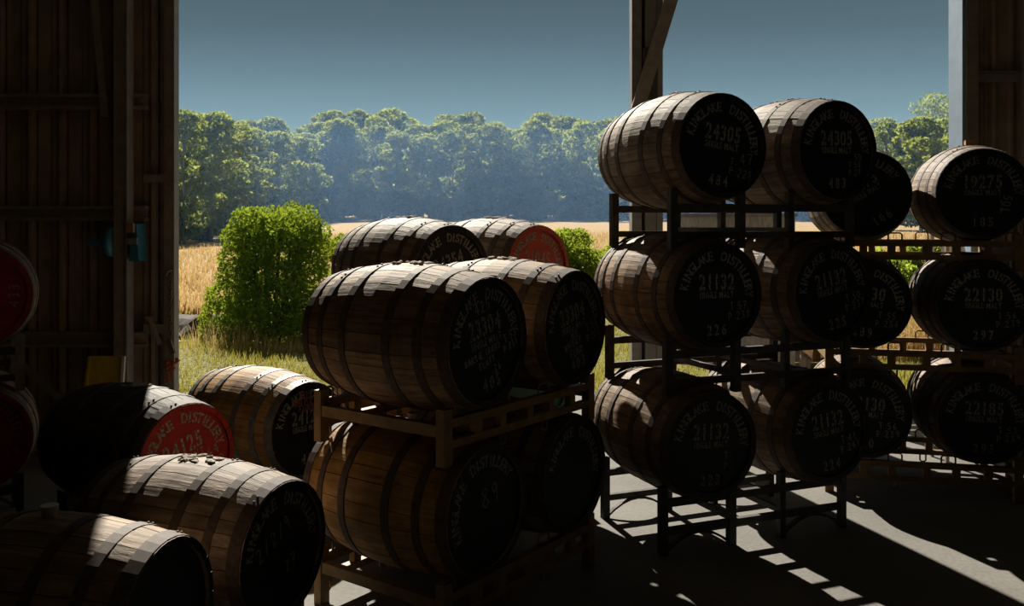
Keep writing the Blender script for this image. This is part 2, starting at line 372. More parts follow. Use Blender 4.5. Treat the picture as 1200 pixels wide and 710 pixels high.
def chalk_text(V, Fc, s, x, y, h, rot=0, w=.006):
    ca, sa = math.cos(R(rot)), math.sin(R(rot)); px = 0
    for c in s:
        if c != ' ':
            jr = rnd.uniform(-.06, .06)
            for ln in STROKE[c]:
                P = [(px + (a + jr * bb) * h * .62, bb * h) for a, bb in ln]
                for (ax, ay), (bx, by) in zip(P, P[1:]):
                    d = Vector((bx - ax, by - ay)); L_ = d.length or 1; nx, ny = -d.y / L_ * w / 2, d.x / L_ * w / 2; n = len(V)
                    for qx, qy in ((ax - nx, ay - ny), (bx - nx, by - ny), (bx + nx, by + ny), (ax + nx, ay + ny)):
                        V.append((x + qx * ca - qy * sa, y + qx * sa + qy * ca))
                    Fc.append([n, n + 1, n + 2, n + 3])
        px += h * (.78 if c not in ':I ' else .45)
def decal(name, V, Fc, m, parent, y, rot):
    if not V: return
    a = R(rot); ca, sa = math.cos(a), math.sin(a)
    me = pymesh(name, [(px * ca - py * sa, 0, px * sa + py * ca) for px, py in V], [q for q in Fc], m)
    return link(name, me, parent, (0, y, 0))

# ------------------------------------------------------------------ barrels
BL, RB, RH = .90, .333, .279
def rad(t): return RB - (RB - RH) * abs(t) ** 2       # t in -1..1 along the axis
NST = 27
ang = [0.0]; r2 = random.Random(3)
ws = [r2.uniform(.7, 1.3) for _ in range(NST)]; tot = sum(ws)
for w_ in ws: ang.append(ang[-1] + w_ / tot * 2 * math.pi)
_staves = {}
def stave_mesh(i, wm, pm):
    k = (i, wm.name, pm.name)
    if k not in _staves:
        a0, a1 = ang[i] + .0045, ang[i + 1] - .0045; T = [-1, -.72, -.36, 0, .36, .72, 1]; lift = r2.uniform(-.0012, .0012)
        v = []; f = []; mi = []
        for t in T:
            for a, dr in ((a0, -.004), (a0, lift), ((a0 + a1) / 2, lift), (a1, lift), (a1, -.004)):
                r_ = rad(t) + dr; v.append((r_ * math.cos(a), t * BL / 2, r_ * math.sin(a)))
            for a in (a1, a0):
                r_ = rad(t) - .026; v.append((r_ * math.cos(a), t * BL / 2, r_ * math.sin(a)))
        for j in range(len(T) - 1):
            for q in range(7):
                l = (q + 1) % 7; f.append((j * 7 + q, j * 7 + l, j * 7 + 7 + l, j * 7 + 7 + q)); mi.append(0)
        f.append(tuple(range(6, -1, -1))); mi.append(1); n = (len(T) - 1) * 7; f.append(tuple(range(n, n + 7))); mi.append(0)
        _staves[k] = pymesh('stave', v, f, [wm, pm], False, mi)
    return _staves[k]
_hoops = {}
def hoop_mesh(t, w, m):
    k = (t, w, m.name)
    if k not in _hoops:
        n = 40; v = []; f = []
        for i in range(n):
            a = 2 * math.pi * i / n; c, s = math.cos(a), math.sin(a)
            for dy, dr in ((-w / 2, -.004), (-w / 2, .0035), (w / 2, .0035), (w / 2, -.004)):
                r_ = rad(t + dy / (BL / 2)) + dr; v.append((r_ * c, t * BL / 2 + dy, r_ * s))
        for i in range(n):
            j = (i + 1) % n
            for q in range(3): f.append((i * 4 + q, j * 4 + q, j * 4 + q + 1, i * 4 + q + 1))
        _hoops[k] = pymesh('hoop', v, f, m, False)
    return _hoops[k]
def disc_mesh(r, th, m, n=36):
    v = [(r * math.cos(2 * math.pi * i / n), -th / 2, r * math.sin(2 * math.pi * i / n)) for i in range(n)]
    v += [(x, th / 2, z) for x, _, z in v]
    f = [tuple(range(n)), tuple(range(2 * n - 1, n - 1, -1))] + [(i, n + i, n + (i + 1) % n, (i + 1) % n) for i in range(n)]
    return pymesh('disc', v, f, m)
bm = bmesh.new(); bmesh.ops.create_uvsphere(bm, u_segments=6, v_segments=4, radius=.006); RIVET = bpy.data.meshes.new('rivet'); bm.to_mesh(RIVET); bm.free(); RIVET.materials.append(M['hoop_galv'])
bm = bmesh.new(); bmesh.ops.create_cone(bm, cap_ends=True, segments=14, radius1=.022, radius2=.030, depth=.05); BUNG = bpy.data.meshes.new('bung'); bm.to_mesh(BUNG); bm.free(); BUNG.materials.append(M['silicone'])
def rag_mesh(seed):
    r_ = random.Random(seed); v = []; f = []
    for k in range(16):      # little crumpled folds of hessian around a bung
        cx, cy = r_.uniform(-.045, .045), r_.uniform(-.09, .09); bm = bmesh.new(); bmesh.ops.create_icosphere(bm, subdivisions=1, radius=1)
        sx_, sy_, sz_ = r_.uniform(.008, .02), r_.uniform(.012, .035), r_.uniform(.004, .011); n = len(v); a = r_.uniform(0, 3.1)
        for p in bm.verts:
            x, y, z = p.co.x * sx_ * r_.uniform(.7, 1.2), p.co.y * sy_ * r_.uniform(.7, 1.2), p.co.z * sz_
            v.append((cx + x * math.cos(a) - y * math.sin(a), cy + x * math.sin(a) + y * math.cos(a), z + sz_ * .4 - cx * cx * 1.5))
        bm.verts.index_update(); f += [[n + q.index for q in t.verts] for t in bm.faces]; bm.free()
    return pymesh('rag', v, f, M['hessian'])
HEADS = {}
def barrel(name, label, c, yaw, wm='oak_dark', paint='black', hoop='hoop', number=None, foot=None, rot=0, chalk=(), arc=True, top=None, worn=False, group=None, single=True):
    """c = centre; yaw in degrees turns the back end to the left"""
    t = empty(name, (c[0], c[1], c[2] - RB), R(yaw)); tag(t, label, 'barrel', group)
    C = (0, 0, RB); roll = rnd.uniform(0, 6.28)
    for i in range(NST): link('stave', stave_mesh(i, M[wm], M[paint]), t, C, (0, roll, 0))
    for tt, w_ in ((-.93, .052), (-.66, .04), (-.30, .042), (.30, .042), (.66, .04), (.93, .052)):
        h = link('hoop', hoop_mesh(tt, w_, M[hoop]), t, C)
        a0 = R(rnd.uniform(60, 120))
        for q in (0, 1):
            a = a0 + q * .09; r_ = rad(tt) + .004
            link('rivet', RIVET, h, (r_ * math.cos(a), tt * BL / 2, r_ * math.sin(a)))
    if paint not in HEADS: HEADS[paint] = disc_mesh(RH - .022, .02, M[paint])
    hd_ = link('head', HEADS[paint], t, (0, -BL / 2 + .028, RB)); link('head', HEADS[paint], t, (0, BL / 2 - .028, RB))
    sm = M['stencil_worn' if worn else 'stencil']
    words = []
    if arc: words += [('a', 'KINGLAKE', 166, 101), ('a', 'DISTILLERY', 77, 0)]
    if number: words.append(('l', number, .072, .082, .225, .13))
    if number and single: words.append(('l', 'SINGLE MALT', .002, .034, .215, .13))
    if foot: words.append(('l', foot, -.185, .056, .036 * len(foot) + .012, .35))
    for w_ in words:
        V = []; Fc = []
        if w_[0] == 'a': arc_text(V, Fc, w_[1], w_[2], w_[3], .186, .050)
        else: line_text(V, Fc, w_[1], 0, w_[2], w_[3], w_[4], gap=w_[5])
        decal('stencil_lettering', V, Fc, sm, hd_, -.0108, rot)
    for item in chalk:
        V = []; Fc = []; chalk_text(V, Fc, *item[:5])
        decal('chalk_writing', V, Fc, M[item[5] if len(item) > 5 else 'chalk'], hd_, -.0114, rot)
    if top == 'rag': link('bung_rag', rag_mesh(rnd.random()), t, (0, 0, 2 * RB - .001))
    elif top == 'bung': link('bung', BUNG, t, (0, 0, 2 * RB + .012))
    elif top == 'cube': box('bung', (0, -.1, 2 * RB + .008), (.05, .05, .05), M['oak_honey'], t)
    return t
def seat(rc, yaw, lx, ly, zc):
    a = R(yaw); return (rc[0] + math.cos(a) * lx - math.sin(a) * ly, rc[1] + math.sin(a) * lx + math.cos(a) * ly, zc)
SY = 22.0; S1, S2, S3 = (1.311, 5.405), (1.283, 5.394), (1.255, 5.383)      # dark steel stack, top to bottom tier
TY = -12.5; TC = (2.765, 6.262)                                              # tan stack by the right wall
EY = 53.5; EC = (-.249, 4.474)                                               # foreground stack
GY = 42.9; GC, GL = (-.406, 5.904), (-.392, 5.918)                           # stack behind it, upper and lower tier
TX = .355
TP = lambda a, b_: (('T:' + a, .085, -.085, .042, 4), ('P:' + b_, .075, -.14, .042, 6))
G1 = 'barrels in the dark steel rack stack'; G2 = 'barrels in the tan rack stack by the right wall'
barrel('barrel', 'top tier barrel beside the grey column on dark steel racks, stencilled 484', seat(S1, SY, -.39, -.03, 2.203), 22.6, 'oak_grey', number='24305', foot='484', rot=-7, chalk=(('47', .13, -.085, .06, 8), ('T:', .065, -.09, .035, 0), ('P:228', .06, -.145, .045, -4)), top='rag', group=G1)
barrel('barrel', 'top tier barrel next to the tan racks on dark steel racks, stencilled 483', seat(S1, SY, .39, -.03, 2.203), 22.6, 'oak_grey', number='24305', foot='483', rot=1, chalk=(('50', .13, -.055, .036, 4), ('T:58', .085, -.10, .034, 4), ('P:27', .085, -.145, .034, 4)), top='rag', group=G1)
barrel('barrel', 'middle tier barrel beside the grey column on dark steel racks, stencilled 226', seat(S2, SY, -.39, -.03, 1.403), 22.4, 'oak_dark', number='21132', foot='226', rot=0, chalk=TP('57', '238'), group=G1)
barrel('barrel', 'middle tier barrel next to the tan racks on dark steel racks, stencilled 225', seat(S2, SY, .39, -.03, 1.403), 22.8, 'oak_dark', number='21132', foot='225', rot=11, chalk=TP('50', '237'), worn=True, group=G1)
barrel('barrel', 'bottom tier barrel beside the foreground stack on dark steel racks, stencilled 223', seat(S3, SY, -.39, -.03, .603), 21.6, 'oak_dark', number='21132', foot='223', rot=-2, chalk=(('T:', .085, -.085, .042, 4), ('P:', .085, -.14, .042, 4)), worn=True, group=G1)
barrel('barrel', 'bottom tier barrel next to the tan racks on dark steel racks, stencilled 224', seat(S3, SY, .39, -.03, .603), 23.2, 'oak_dark', number='21132', foot='224', rot=7, chalk=TP('41', '241'), worn=True, group=G1)
barrel('barrel', 'pale barrel with black head stencilled 106, top tier of tan racks', seat(TC, TY, -TX, -.01, 1.985), -12.3, 'oak_grey', number='19275', foot='106', rot=33, worn=True, group=G2)
barrel('barrel', 'brown barrel with black head stencilled 289, middle tier of tan racks', seat(TC, TY, -TX, -.01, 1.262), -12.3, 'oak_dark', number='22130', foot='289', rot=-7, chalk=TP('55', '236'), group=G2)
barrel('barrel', 'brown barrel with black head stencilled 290, bottom tier of tan racks', seat(TC, TY, -TX, -.01, .535), -12.3, 'oak_dark', number='22130', foot='290', rot=-4, chalk=TP('56', '239'), worn=True, group=G2)
barrel('barrel', 'pale barrel with black head stencilled 185, top tier of tan racks by right wall', seat(TC, TY, TX, -.01, 1.985), -13, 'oak_grey', number='19275', foot='185', rot=0, chalk=(('T:', .10, -.085, .035, 4), ('P:', .10, -.13, .035, 4), ('105', .155, -.13, .05, 80)), top='cube', worn=True, group=G2)
barrel('barrel', 'brown barrel with black head stencilled 297, middle tier of tan racks by right wall', seat(TC, TY, TX, -.01, 1.262), -12.5, 'oak_grey', number='22130', foot='297', rot=0, chalk=TP('56', '239'), group=G2)
barrel('barrel', 'brown barrel with black head stencilled 295, bottom tier of tan racks by right wall', seat(TC, TY, TX, -.01, .535), -12, 'oak_grey', 'black', 'hoop', '22185', '295', -1, TP('53', '239'), worn=True, group=G2)
G3 = 'barrels in the foreground tan rack stack'; EFZ = 1.268; FZ = .535
barrel('barrel', 'large brown barrel stencilled 405 with chalked 425 on foreground tan rack', seat(EC, EY, -TX, 0, EFZ), 54, 'oak_dark', number='23304', foot='405', rot=11, top='rag', worn=True, group=G3,
       chalk=(('425', -.055, .128, .05, 6), ('BARRIE (BOX)', -.165, -.070, .030, 4), ('FLATT', -.07, -.112, .030, 6), ('T:53', .125, -.045, .036, 10), ('P:231', .115, -.09, .032, 10), ('26', .03, -.152, .036, 10)))
barrel('barrel', 'brown barrel with black head stencilled 403 and chalked fund note on tan rack', seat(EC, EY, TX, 0, EFZ), 53.5, 'oak_dark', number='23304', foot='403', rot=12, top='rag', worn=True, group=G3,
       chalk=(('AUS', -.04, -.055, .032, 4), ('WHISKY', -.10, -.10, .036, 4), ('FUND', -.06, -.15, .040, 2), ('T:52', .11, -.06, .042, 6), ('P:233', .105, -.115, .038, 6)))
barrel('barrel', 'honey oak barrel with white bung under the barrel stencilled 405', seat(EC, EY, -TX, 0, FZ), 53.3, 'oak_honey', rot=38, chalk=(('89', -.02, .02, .09, -30),), top='bung', worn=True, group=G3)
barrel('barrel', 'dark barrel with plain black head under the barrel stencilled 403', seat(EC, EY, TX, 0, FZ), 53.4, 'oak_dark', rot=-6, worn=True, group=G3)
G4 = 'barrels in the stack behind the foreground rack'
barrel('barrel', 'grey weathered barrel with black head stencilled 24354 behind the foreground stack', seat(GC, GY, -TX, -.02, 1.495), 42.8, 'oak_grey', number='24354', rot=17, top='rag', group=G4)
barrel('barrel', 'grey barrel with orange red head stencilled 21045 behind the foreground stack', seat(GC, GY, TX, -.02, 1.495), 43, 'oak_grey', 'orange_red', number='21045', rot=-4, top='rag', group=G4)
barrel('barrel', 'honey oak barrel under the barrel stencilled 24354', seat(GL, GY, -TX, -.02, .762), 42.9, 'oak_honey', number='24125', rot=10, worn=True, group=G4)
barrel('barrel', 'barrel with green head chalked 247 under the red headed barrel', seat(GL, GY, TX, -.02, .762), 42.9, 'oak_dark', 'green', rot=0, chalk=(('247', .05, -.10, .06, 5),), worn=True, group=G4)
G5 = 'barrels lying low on sleepers near the left wall'
barrel('barrel', 'blackened barrel with red head stencilled 24125 by left wall', (-1.996, 4.764, .60), 56, 'oak_black', 'red', number='24125', rot=16, chalk=(('64', .12, -.06, .055, 5), ('10', .14, -.13, .055, 5)), top='rag', group=G5)
barrel('barrel', 'pale honey oak barrel with black head and pink chalk note', (-1.603, 5.766, .535), 53.2, 'oak_honey', 'black', 'hoop_galv', '24125', '43', 0, (('AUS', -.06, .185, .045, 0, 'chalk_red'), ('WHISKY', -.10, .14, .045, 0, 'chalk_red'), ('FUND', -.06, .105, .04, 0, 'chalk_red')), group=G5)
barrel('barrel', 'greyed barrel with black head chalked 2/2/9 in front of the red headed barrel', (-1.339, 3.853, .445), 67, 'oak_grey', rot=4, chalk=(('2/2/9', -.15, .0, .062, 20), ('27', .02, -.10, .05, 15)), top='rag', worn=True, group=G5)
barrel('barrel', 'dark barrel with plain black head and cream bung in the front corner', (-1.573, 3.06, .455), 79, 'oak_dark', arc=False, top='bung', group=G5)
G6 = 'crimson headed barrels in the rack at the left edge'
barrel('barrel', 'crimson headed barrel stencilled 433, upper tier of left rack', (-3.16, 5.29, 1.39), 31, 'oak_dark', 'crimson', foot='433', rot=88, arc=True, group=G6)
barrel('barrel', 'crimson headed barrel with chalked 40 and 39, lower tier of left rack', (-3.16, 5.29, .60), 31, 'oak_dark', 'crimson', number='24125', rot=0, chalk=(('40', .15, -.05, .055, 8), ('39', .14, -.12, .055, 8)), group=G6)

# ------------------------------------------------------------------ barrel racks
def arch_pts(w, h, n=9): return [(-w / 2 + w * i / (n - 1), h * (1 - (2 * i / (n - 1) - 1) ** 2)) for i in range(n)]
def saddle_pts(dz, off, n=11):                     # bar bent over the barrel below (radius .312, centre dz under the rack base)
    return [(off - .20 + .40 * i / (n - 1), math.sqrt(.312 ** 2 - (-.20 + .40 * i / (n - 1)) ** 2) - dz) for i in range(n)]
def steel_rack(loc, yaw, label, W=1.22, D=.66, group=None, dz=.197, off=-.03):
    t = empty('barrel_rack', loc, R(yaw)); tag(t, label, 'rack', group); S = M['steel_dark']
    stacked = loc[2] > .1; z0 = .05 if stacked else 0.0
    for y in (-D / 2, D / 2):
        for x in (-W / 2, -.17, .17, W / 2):
            wd_ = .045 if x < 0 else .038
            box('post', (x, y, (z0 + .37) / 2), (wd_, .04, .37 - z0), S, t)
        box('upper_rail', (0, y + .004, .276), (W, .032, .040), S, t); box('lower_rail', (0, y + .004, .124), (W, .032, .036), S, t)
        for x in (-.39, .39): link('saddle_arch', strap_mesh(saddle_pts(dz, off) if stacked else arch_pts(.42, .09), .03, .012, S), t, (x, y, 0 if stacked else .012))
    for x in (-.17, .17): box('tie_rail', (x, 0, .15), (.03, D, .03), S, t)
    return t
steel_rack((*S3, 0), SY, 'dark steel two-barrel rack standing on the concrete floor', group='dark steel racks')
steel_rack((*S2, .80), SY, 'dark steel rack between the bottom and middle tier of barrels', group='dark steel racks')
steel_rack((*S1, 1.60), SY, 'dark steel rack between the middle and top tier of barrels', group='dark steel racks')
def tan_rack(loc, yaw, label, W=1.15, D=.76, group=None, stacked=True):
    t = empty('barrel_rack', loc, R(yaw)); tag(t, label, 'rack', group); S = M['tan']; z0 = .03 if stacked else 0.0
    for x in (-W / 2, W / 2):
        for y in (-D / 2, D / 2): box('corner_post', (x, y, (z0 + .27) / 2), (.055, .045, .27 - z0), S, t)
        box('side_rail', (x, 0, .175), (.04, D, .05), S, t)
    for y in (-D / 2, D / 2):
        box('upper_rail', (0, y, .207), (W, .04, .036), S, t); box('lower_rail', (0, y, .117), (W, .04, .034), S, t)
        for x in (-.36, -.185, .03, .21, .40): box('strut', (x, y, .157), (.045, .036, .07), S, t)
        for cx_ in (-TX, TX):
            for q in (-1, 1):                      # rod loops either side of the barrel above and of the barrel below
                x0, x1 = sorted((cx_ + q * .150, cx_ + q * .235))
                link('saddle_rod', tube_mesh([(x0, 0, .22), (x0, 0, .266), (x0 + .012, 0, .277), (x1 - .012, 0, .277), (x1, 0, .266), (x1, 0, .22)], .006, S), t, (0, y, 0))
                x0, x1 = sorted((cx_ + q * .165, cx_ + q * .205))
                link('saddle_rod', tube_mesh([(x0, 0, .095), (x0, 0, .056), (x0 + .010, 0, .047), (x1 - .010, 0, .047), (x1, 0, .056), (x1, 0, .095)], .006, S), t, (0, y, 0))
    return t
tan_rack((*TC, 0), TY, 'tan rack on the floor under the bottom tier by the right wall', group='tan racks by the right wall', stacked=False)
tan_rack((*TC, .727), TY, 'tan rack between bottom and middle tier by the right wall', group='tan racks by the right wall')
tan_rack((*TC, 1.450), TY, 'tan rack between middle and top tier by the right wall', group='tan racks by the right wall')
tan_rack((*EC, .733), EY, 'tan rack carrying the two upper barrels of the foreground stack')
tan_rack((*EC, 0), EY, 'tan two-barrel rack on the floor under the foreground barrels', stacked=False)
tan_rack((*GC, .96), GY, 'tan rack carrying the orange red headed barrel behind the foreground stack')
tan_rack((*GL, .227), GY, 'tan two-barrel rack above the floor pallet behind the foreground stack', stacked=False)
t = tag(empty('pallet', (*GL, 0), R(GY)), 'timber pallet under the rear barrel stack', 'pallet')
for y in (-.365, 0, .365): box('bearer', (0, y, .099), (1.20, .1, .198), M['timber_grey'], t)
for i in range(9): box('deck_board', (-.545 + i * .13625, 0, .212), (.11, .84, .03), M['timber_grey'], t)
t = steel_rack((-3.16 - .39 * math.cos(R(31)), 5.29 - .39 * math.sin(R(31)), .79), 31, 'grey steel rack between the two crimson headed barrels', group='left edge racks', dz=.19, off=0)
for c in t.children: 
    if c.name.startswith('post'): c.data = boxmesh(.05, .045, .32, M['steel_grey'])
steel_rack((-3.16 - .39 * math.cos(R(31)), 5.29 - .39 * math.sin(R(31)), 0), 31, 'dark steel rack on the floor under the lower crimson headed barrel', group='left edge racks')
# sleepers with chocks under the low barrels
for nm, x, y, zc, yaw in (('red headed barrel', -1.996, 4.764, .60, 56), ('honey barrel with pink chalk', -1.603, 5.766, .535, 53.2), ('barrel chalked 2/2/9', -1.339, 3.853, .445, 67), ('front corner barrel', -1.573, 3.06, .455, 79)):
    for s in (-1, 1):
        a = R(yaw); ly = s * .26; r_ = rad(.26 / .45); h = zc - r_ + .004
        t = tag(empty('sleeper', (x - math.sin(a) * ly, y + math.cos(a) * ly, 0), a), 'grey timber sleeper with chocks under the ' + nm, 'sleeper', 'sleepers under the low barrels')
        box('beam', (0, 0, h / 2), (.62, .12, h), M['timber_grey'], t, bev=.006)
        for q in (-1, 1):
            w_ = .12; xx = q * .20; zz = r_ - math.sqrt(r_ * r_ - .14 ** 2)
            v = [(q * .13, -.05, 0), (q * .25, -.05, 0), (q * .25, -.05, .10), (q * .13, .05, 0), (q * .25, .05, 0), (q * .25, .05, .10)]
            f = [(0, 1, 2), (5, 4, 3), (0, 3, 4, 1), (1, 4, 5, 2), (2, 5, 3, 0)]
            link('chock', pymesh('chock', v, f, M['timber_grey']), t, (0, 0, h - .002))

# ------------------------------------------------------------------ wall fittings and small things
def at(px, py, y): return ((px - 600) / F * y, y, EYE - (py - HY) / F * y)
p = at(150, 284, WALL - .17)
t = tag(empty('hand_winch', (p[0], p[1], p[2] - .16)), 'blue hand winch bolted to the steel post by the opening', 'winch')
v = [(0, 0, .02), (.075, 0, .02), (.055, 0, .30), (.02, 0, .27)]
v = [(x, -.03, z) for x, _, z in v] + [(x, .135, z) for x, _, z in v]
link('side_plate', pymesh('plate', v, [(0, 1, 2, 3), (7, 6, 5, 4), (0, 4, 5, 1), (1, 5, 6, 2), (2, 6, 7, 3), (3, 7, 4, 0)], M['blue']), t, (.02, 0, 0))
link('drum', tube_mesh([(-.18, .04, .16), (-.155, .04, .16), (-.116, .04, .16)], [.09, .115, .115], M['blue'], 16), t)
box('axle', (-.04, .127, .16), (.17, .032, .04), M['steel_grey'], t)          # passes behind the post, against its back
box('handle', (-.245, .02, .155), (.14, .025, .045), M['blue'], t); box('clevis', (.05, -.04, .17), (.075, .03, .05), M['steel_grey'], t)
box('rope_guide', (.04, -.045, .27), (.05, .04, .07), M['cardboard'], t)
# chain
p = at(200, 322, WALL - .08)
t = tag(empty('hanging_chain', (p[0], p[1], .95)), 'rusted chain hanging on the door jamb at the opening', 'chain')
n_l = 16; zt = p[2]
for i in range(n_l):
    z = zt - i * .0335 - .95
    pts = [(.011 * math.cos(a), 0, .024 * math.sin(a)) for a in [2 * math.pi * k / 10 for k in range(10)]]
    link('chain_link', tube_mesh(pts, .0045, M['chain'], 5, True), t, (rnd.uniform(-.004, .004), 0, z), (0, 0, R(20 if i % 2 else 110)))
link('chain_hook', tube_mesh([(0, .06, zt - .92), (0, .0, zt - .915), (-.015, -.03, zt - .925), (-.03, -.03, zt - .96)], .009, M['chain'], 6), t)
box('padlock', (.005, -.005, zt - .95 - .555), (.035, .03, .11), M['chain'], t, rot=(0, R(-18), 0))
tag(link('rag', rag_mesh(5), None, at(201, 434, WALL - .07), (R(90), 0, 0)), 'red rag tied to the jamb under the chain', 'rag').data.materials[0] = M['redtag']
# latch
p = at(178, 372, WALL - .02)
t = tag(empty('door_latch', p), 'steel drop latch hanging on the left wall trimmer', 'latch')
box('pivot', (0, -.03, 0), (.05, .06, .03), M['steel_grey'], t); box('arm', (.045, -.055, -.10), (.03, .012, .22), M['purlin'], t, rot=(0, R(-22), 0))
# yellow caution board
p0 = at(96, 443, WALL - .25)
t = tag(empty('caution_board', (at(115, 443, 6.6)[0], 6.6, 0)), 'blank yellow folding floor board leaning on the left wall', 'board')
v = [(-.16, 0, 0), (.12, 0, 0), (.12, .12, .80), (-.10, .12, .80)]; v = v + [(a, b_ + .02, c) for a, b_, c in v]
link('panel', pymesh('panel', v, [(0, 1, 2, 3), (7, 6, 5, 4), (0, 4, 5, 1), (1, 5, 6, 2), (2, 6, 7, 3), (3, 7, 4, 0)], M['yellow']), t)
box('stile', (.14, .06, .40), (.018, .03, .81), M['silicone'], t, rot=(R(-8), 0, 0)); box('stile', (-.14, .06, .40), (.018, .03, .81), M['yellow'], t, rot=(R(-8), R(4), 0))
# grey sheet on legs outside behind the dark racks
t = tag(empty('sheet_panel', (2.05, 8.2, 0), R(-8)), 'weathered grey zinc panel on legs behind the dark steel racks', 'panel')
box('sheet', (0, 0, 1.18), (1.02, .05, 1.36), M['zinc'], t); box('top_edge', (0, 0, 1.87), (1.05, .07, .03), M['steel_grey'], t)
for x in (-.22, .42): box('leg', (x, .05, .40), (.05, .05, .80), M['steel_grey'], t)
# timber and pallets lying outside the right bay
for i, (x, y, tilt, ln, mname) in enumerate(((2.56, 8.72, 9, 1.25, 'timber'), (2.86, 8.72, 6, 1.3, 'timber_grey'), (3.06, 8.72, 10, 1.2, 'timber'), (3.10, 8.625, -52, 1.15, 'timber'))):
    tag(box('plank', (x, y, .02 + ln / 2 * math.cos(R(tilt)) + .02), (.10, .035, ln), M[mname], rot=(R(-6), R(tilt), 0)), ('upright %s plank leaning outside the right bay' % ('pale' if mname == 'timber' else 'grey')) if abs(tilt) < 40 else 'pale plank slanting across the timber pile outside', 'plank', 'planks leaning outside the right bay')
t = tag(empty('crate', (2.95, 9.17, 0), 0), 'slatted timber crate holding up the leaning planks', 'crate')
for i in range(7):
    for y in (-.36, .36): box('slat', (0, y, .10 + i * .14), (1.25, .02, .10), M['timber_grey'], t)
for x in (-.6, .6):
    for y in (-.325, .325): box('corner_post', (x, y, .52), (.06, .05, 1.04), M['timber'], t)
# narrow shelf against the right wall with goods
t = tag(empty('shelf_unit', (3.57, 6.80, 0)), 'narrow grey shelf unit against the right wall', 'shelf')
for z in (.45, .98, 1.53): box('shelf', (0, 0, z), (.70, .26, .02), M['purlin'], t)
for x in (-.34, .34):
    for y in (-.12, .12): box('upright', (x, y, .9), (.025, .025, 1.8), M['purlin'], t)
def roll(x, y, z, ln, r_, m, label, cat):
    tag(link(cat.replace(' ', '_'), tube_mesh([(-ln / 2, 0, 0), (-ln / 2 + .01, 0, 0), (ln / 2 - .01, 0, 0), (ln / 2, 0, 0)], [r_ * .85, r_, r_, r_ * .85], m, 16), None, (x, y, z + r_)), label, cat)
roll(3.335, 6.8, 1.539, .15, .045, M['white'], 'white plastic roll at the end of the top shelf', 'roll')
tag(box('carton', (3.49, 6.8, 1.59), (.12, .16, .10), M['bluebox'], bev=.004), 'pale blue carton beside the white roll on the top shelf', 'carton')
roll(3.74, 6.8, 1.539, .28, .042, M['cardboard'], 'brown cardboard tube lying on the top shelf', 'tube')
roll(3.38, 6.8, .989, .22, .04, M['white'], 'white plastic roll lying on the middle shelf', 'roll')
# jar of orange puffs on a stool
p = at(1196, 446, 6.2)
t = tag(empty('stool', (p[0] + .10, 6.2, 0)), 'brown timber stool under the jar of orange puffs', 'stool')
st = p[2]; box('seat', (0, 0, st - .02), (.34, .3, .04), M['cardboard'], t, bev=.004)
for x in (-.11, .14):
    for y in (-.12, .12): box('leg', (x, y, (st - .04) / 2), (.04, .04, st - .04), M['cardboard'], t)
t = tag(empty('jar', (p[0] + .03, 6.2, st)), 'clear plastic jar of orange puffs with teal lid', 'jar')
link('body', tube_mesh([(0, 0, .0), (0, 0, .01), (0, 0, .165), (0, 0, .18)], [.07, .08, .08, .065], M['clear'], 20), t)
link('lid', tube_mesh([(0, 0, .176), (0, 0, .182), (0, 0, .205), (0, 0, .21)], [.07, .075, .075, .07], M['teal'], 20), t)
bm = bmesh.new(); bmesh.ops.create_icosphere(bm, subdivisions=2, radius=.017); PUFF = bpy.data.meshes.new('puff'); bm.to_mesh(PUFF); bm.free(); PUFF.materials.append(M['orange'])
for k in range(60):
    a = k * 2.4; r_ = .056 * math.sqrt(((k * 7) % 12 + .5) / 12); lay = k // 12
    link('puff', PUFF, t, (r_ * math.cos(a), r_ * math.sin(a), .022 + lay * .031))

# ------------------------------------------------------------------ vegetation
def leaf_cloud(blobs, n, size, m, seed, aspect=.5, surf=.55, up=0.0):
    """n leaf quads spread through ellipsoid blobs (cx,cy,cz,rx,ry,rz)"""
    r_ = random.Random(seed); v = []; f = []; wt = [b_[3] * b_[5] for b_ in blobs]
    for _ in range(n):
        b_ = r_.choices(blobs, wt)[0]
        d = Vector((r_.gauss(0, 1), r_.gauss(0, 1), r_.gauss(0, 1))).normalized(); rr = surf + (1 - surf) * r_.random() ** .5
        rr *= r_.uniform(.9, 1.08)
        c = Vector((b_[0] + d.x * b_[3] * rr, b_[1] + d.y * b_[4] * rr, b_[2] + d.z * b_[5] * rr))
        a = Vector((r_.gauss(0, 1), r_.gauss(0, 1), r_.gauss(0, 1) + up)).normalized(); q = a.orthogonal().normalized()
        q = Matrix.Rotation(r_.uniform(0, 6.28), 3, a) @ q; s = size * r_.uniform(.6, 1.3); n0 = len(v)
        v += [c - a * s, c + q * s * aspect, c + a * s, c - q * s * aspect]; f.append((n0, n0 + 1, n0 + 2, n0 + 3))
    return pymesh('leaves', v, f, m)
